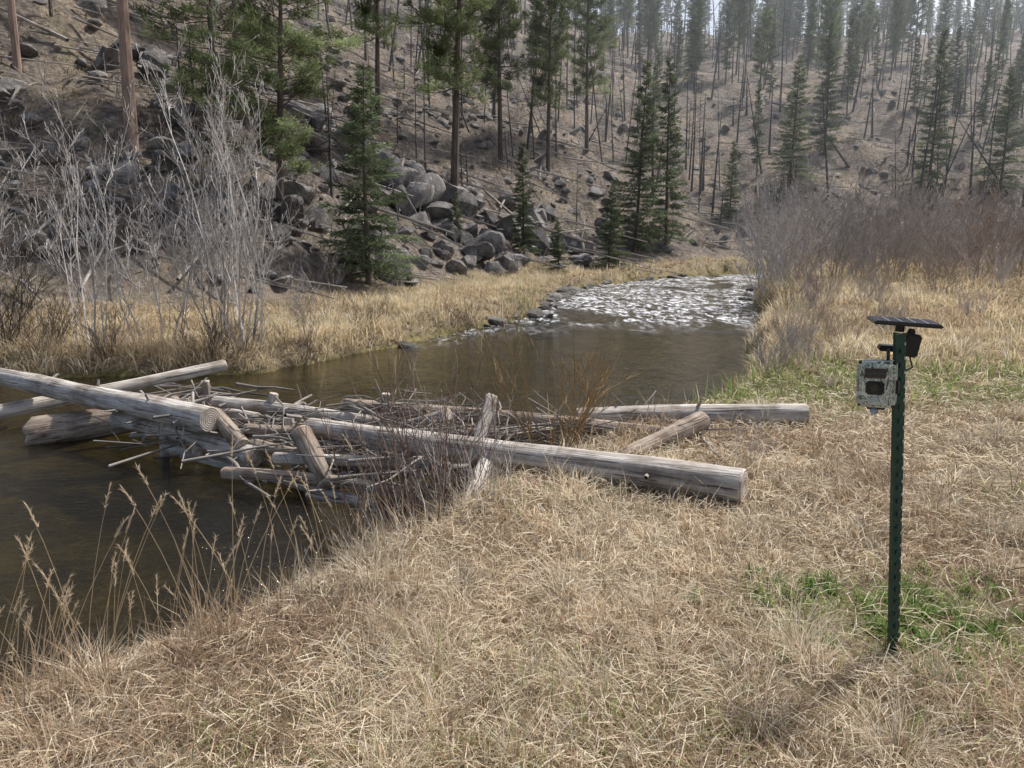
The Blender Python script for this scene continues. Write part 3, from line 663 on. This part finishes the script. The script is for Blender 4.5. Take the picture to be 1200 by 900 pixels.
V1,F1=tubes(P0,P1,A,B,5);obj('driftwood_pile',mkmesh('driftwood',V1,[F1],[M_fallen],smooth=True))

# ---------------------------------------------------------------- post, trail camera, solar panel
import bmesh
def bmobj(name,bm,mats,loc=(0,0,0),rot=(0,0,0),parent=None):
    me=bpy.data.meshes.new(name);bm.to_mesh(me);bm.free()
    for q in mats: me.materials.append(q)
    return obj(name,me,loc,rot,1,parent)
def box(sx,sy,sz,bev=.004,seg=2):
    bm=bmesh.new();bmesh.ops.create_cube(bm,size=1);bmesh.ops.scale(bm,vec=(sx,sy,sz),verts=bm.verts)
    if bev: bmesh.ops.bevel(bm,geom=bm.edges[:],offset=bev,segments=seg,affect='EDGES')
    return bm
def cyl(r,d,seg=24,r2=None):
    bm=bmesh.new();bmesh.ops.create_cone(bm,cap_ends=True,segments=seg,radius1=r,radius2=r if r2 is None else r2,depth=d);return bm
g0=hz(1.53,2.71)
post=empty('metal_fence_post',(1.53,2.71,g0));post.rotation_euler=(0.02,math.radians(-6.0),math.radians(12))
prof=[(-.021,-.003),(.021,-.003),(.021,.003),(.004,.0035),(.004,.034),(-.004,.034),(-.004,.0035),(-.021,.003)]
bm=bmesh.new();vs=[bm.verts.new((x,y,-.3)) for x,y in prof];f=bm.faces.new(vs)
ex=bmesh.ops.extrude_face_region(bm,geom=[f]);bmesh.ops.translate(bm,vec=(0,0,1.29+.3),verts=[v for v in ex['geom'] if isinstance(v,bmesh.types.BMVert)])
bmesh.ops.recalc_face_normals(bm,faces=bm.faces);bmobj('t_profile',bm,[M_green],parent=post)
for i in range(23):
    bmobj('stud',box(.012,.008,.016,.002,1),[M_green],(0,-.006,.06+i*.053),parent=post)
    bmobj('notch_mark',box(.005,.003,.012,.001,1),[M_white],(.016,-.0045,.085+i*.053),parent=post)
tc=empty('trail_camera',(1.335,2.655,g0+1.10));tc.rotation_euler=(0,math.radians(-3),math.radians(-34))
bmobj('housing',box(.122,.085,.168,.012,3),[M_camo],parent=tc)
bmobj('front_bezel',box(.108,.016,.152,.007,2),[M_camo],(0,-.047,0),parent=tc)
bmobj('led_window',box(.07,.008,.036,.003,2),[M_led],(0,-.0555,.045),parent=tc)
bmobj('lens_frame',box(.062,.010,.05,.006,2),[M_black],(0,-.0550,-.008),parent=tc)
bmobj('lens_ring',cyl(.019,.012),[M_black],(0,-.061,-.006),(math.pi/2,0,0),tc)
bmobj('lens',cyl(.012,.006),[M_lens],(0,-.067,-.006),(math.pi/2,0,0),tc)
bmobj('sensor_window',cyl(.015,.01),[M_white],(0,-.057,-.055),(math.pi/2,0,0),tc)
for z in (.055,.037):
    for x in (-.028,-.017,-.006,.006,.017,.028): bmobj('led',cyl(.003,.004,8),[M_lens],(x,-.0605,z),(math.pi/2,0,0),tc)
bmobj('latch',box(.012,.022,.05,.003),[M_black],(.065,0,-.01),parent=tc)
bmobj('hinge',box(.01,.02,.14,.003),[M_camo],(-.064,-.005,0),parent=tc)
bmobj('seam',box(.124,.003,.17,0),[M_black],(0,-.012,0),parent=tc)
bmobj('padlock_body',box(.026,.014,.022,.004),[M_strap],(-.005,-.02,-.1),parent=tc)
bmobj('bottom_foot',box(.06,.04,.012,.003),[M_black],(.0,.0,-.088),parent=tc)
bmobj('antenna',cyl(.006,.05),[M_black],(.03,.02,.1),parent=tc)
bmobj('mount_bracket',box(.045,.04,.06,.004),[M_green],(.02,.055,.0),parent=tc)
sp=empty('solar_panel',(1.455,2.74,g0+1.315));sp.rotation_euler=(math.radians(2),math.radians(3),math.radians(-14))
bmobj('panel_frame',box(.23,.15,.012,.004),[M_black],parent=sp)
bmobj('cells',box(.214,.136,.002,0),[M_panel],(0,0,.0075),parent=sp)
for i in range(1,5): bmobj('cell_line',box(.0015,.136,.001,0),[M_white],(-.107+i*.043,0,.0094),parent=sp)
bmobj('swivel_ball',cyl(.016,.03),[M_black],(-.01,0,-.02),parent=sp)
bmobj('bracket_arm',box(.022,.03,.1,.004),[M_black],(.02,-.01,-.07),(0,.2,0),sp)
bmobj('junction_box',box(.055,.045,.085,.006),[M_black],(.03,-.02,-.08),(0,.1,0),sp)
bmobj('clamp',box(.075,.05,.022,.004),[M_black],(-.035,0,-.1),parent=sp)
P=[Vector((.03,-.03,-.12)),Vector((.045,-.035,-.16)),Vector((0,-.04,-.19)),Vector((-.04,-.03,-.18))]
v,f=tubes([p[:] for p in P[:-1]],[p[:] for p in P[1:]],[.003]*3,[.003]*3,6);obj('cable',mkmesh('cable',v,[f],[M_black]),parent=sp)

# ---------------------------------------------------------------- haze, sky, sun, camera
hm=bpy.data.materials.new('haze_mat');hm.use_nodes=True;nt=hm.node_tree;nt.nodes.clear()
o_=nt.nodes.new('ShaderNodeOutputMaterial');vs_=nt.nodes.new('ShaderNodeVolumeScatter')
vs_.inputs['Density'].default_value=.0015;vs_.inputs['Color'].default_value=(.86,.93,1,1);vs_.inputs['Anisotropy'].default_value=.4
nt.links.new(vs_.outputs[0],o_.inputs['Volume'])
bmobj('haze',box(360,190,62,0),[hm],(20,44+95,30))
el=math.radians(55);az=math.radians(48)
Sd=Vector((math.sin(az)*math.cos(el),math.cos(az)*math.cos(el),math.sin(el)))
sl=bpy.data.lights.new('sun','SUN');sl.energy=5;sl.angle=math.radians(3);sl.color=(1,.97,.93)
so=bpy.data.objects.new('sun',sl);COL.objects.link(so);so.rotation_mode='QUATERNION';so.rotation_quaternion=Sd.to_track_quat('Z','Y');so.location=(10,20,40)
w=bpy.data.worlds.new('World');S.world=w;w.use_nodes=True;wn=w.node_tree
sk=wn.nodes.new('ShaderNodeTexSky');sk.sky_type='NISHITA';sk.sun_disc=False;sk.sun_elevation=el;sk.sun_rotation=az;sk.dust_density=4
bg=wn.nodes['Background'];bg.inputs[1].default_value=.15;wn.links.new(sk.outputs[0],bg.inputs[0])
cd=bpy.data.cameras.new('camera');cd.lens=26;cd.sensor_width=36;cd.clip_end=2000;cd.clip_start=.05
co=bpy.data.objects.new('camera',cd);COL.objects.link(co);co.location=(0,0,1.6);co.rotation_euler=(math.radians(90-10.8),0,0);S.camera=co
print('verts',sum(len(m.vertices) for m in bpy.data.meshes))
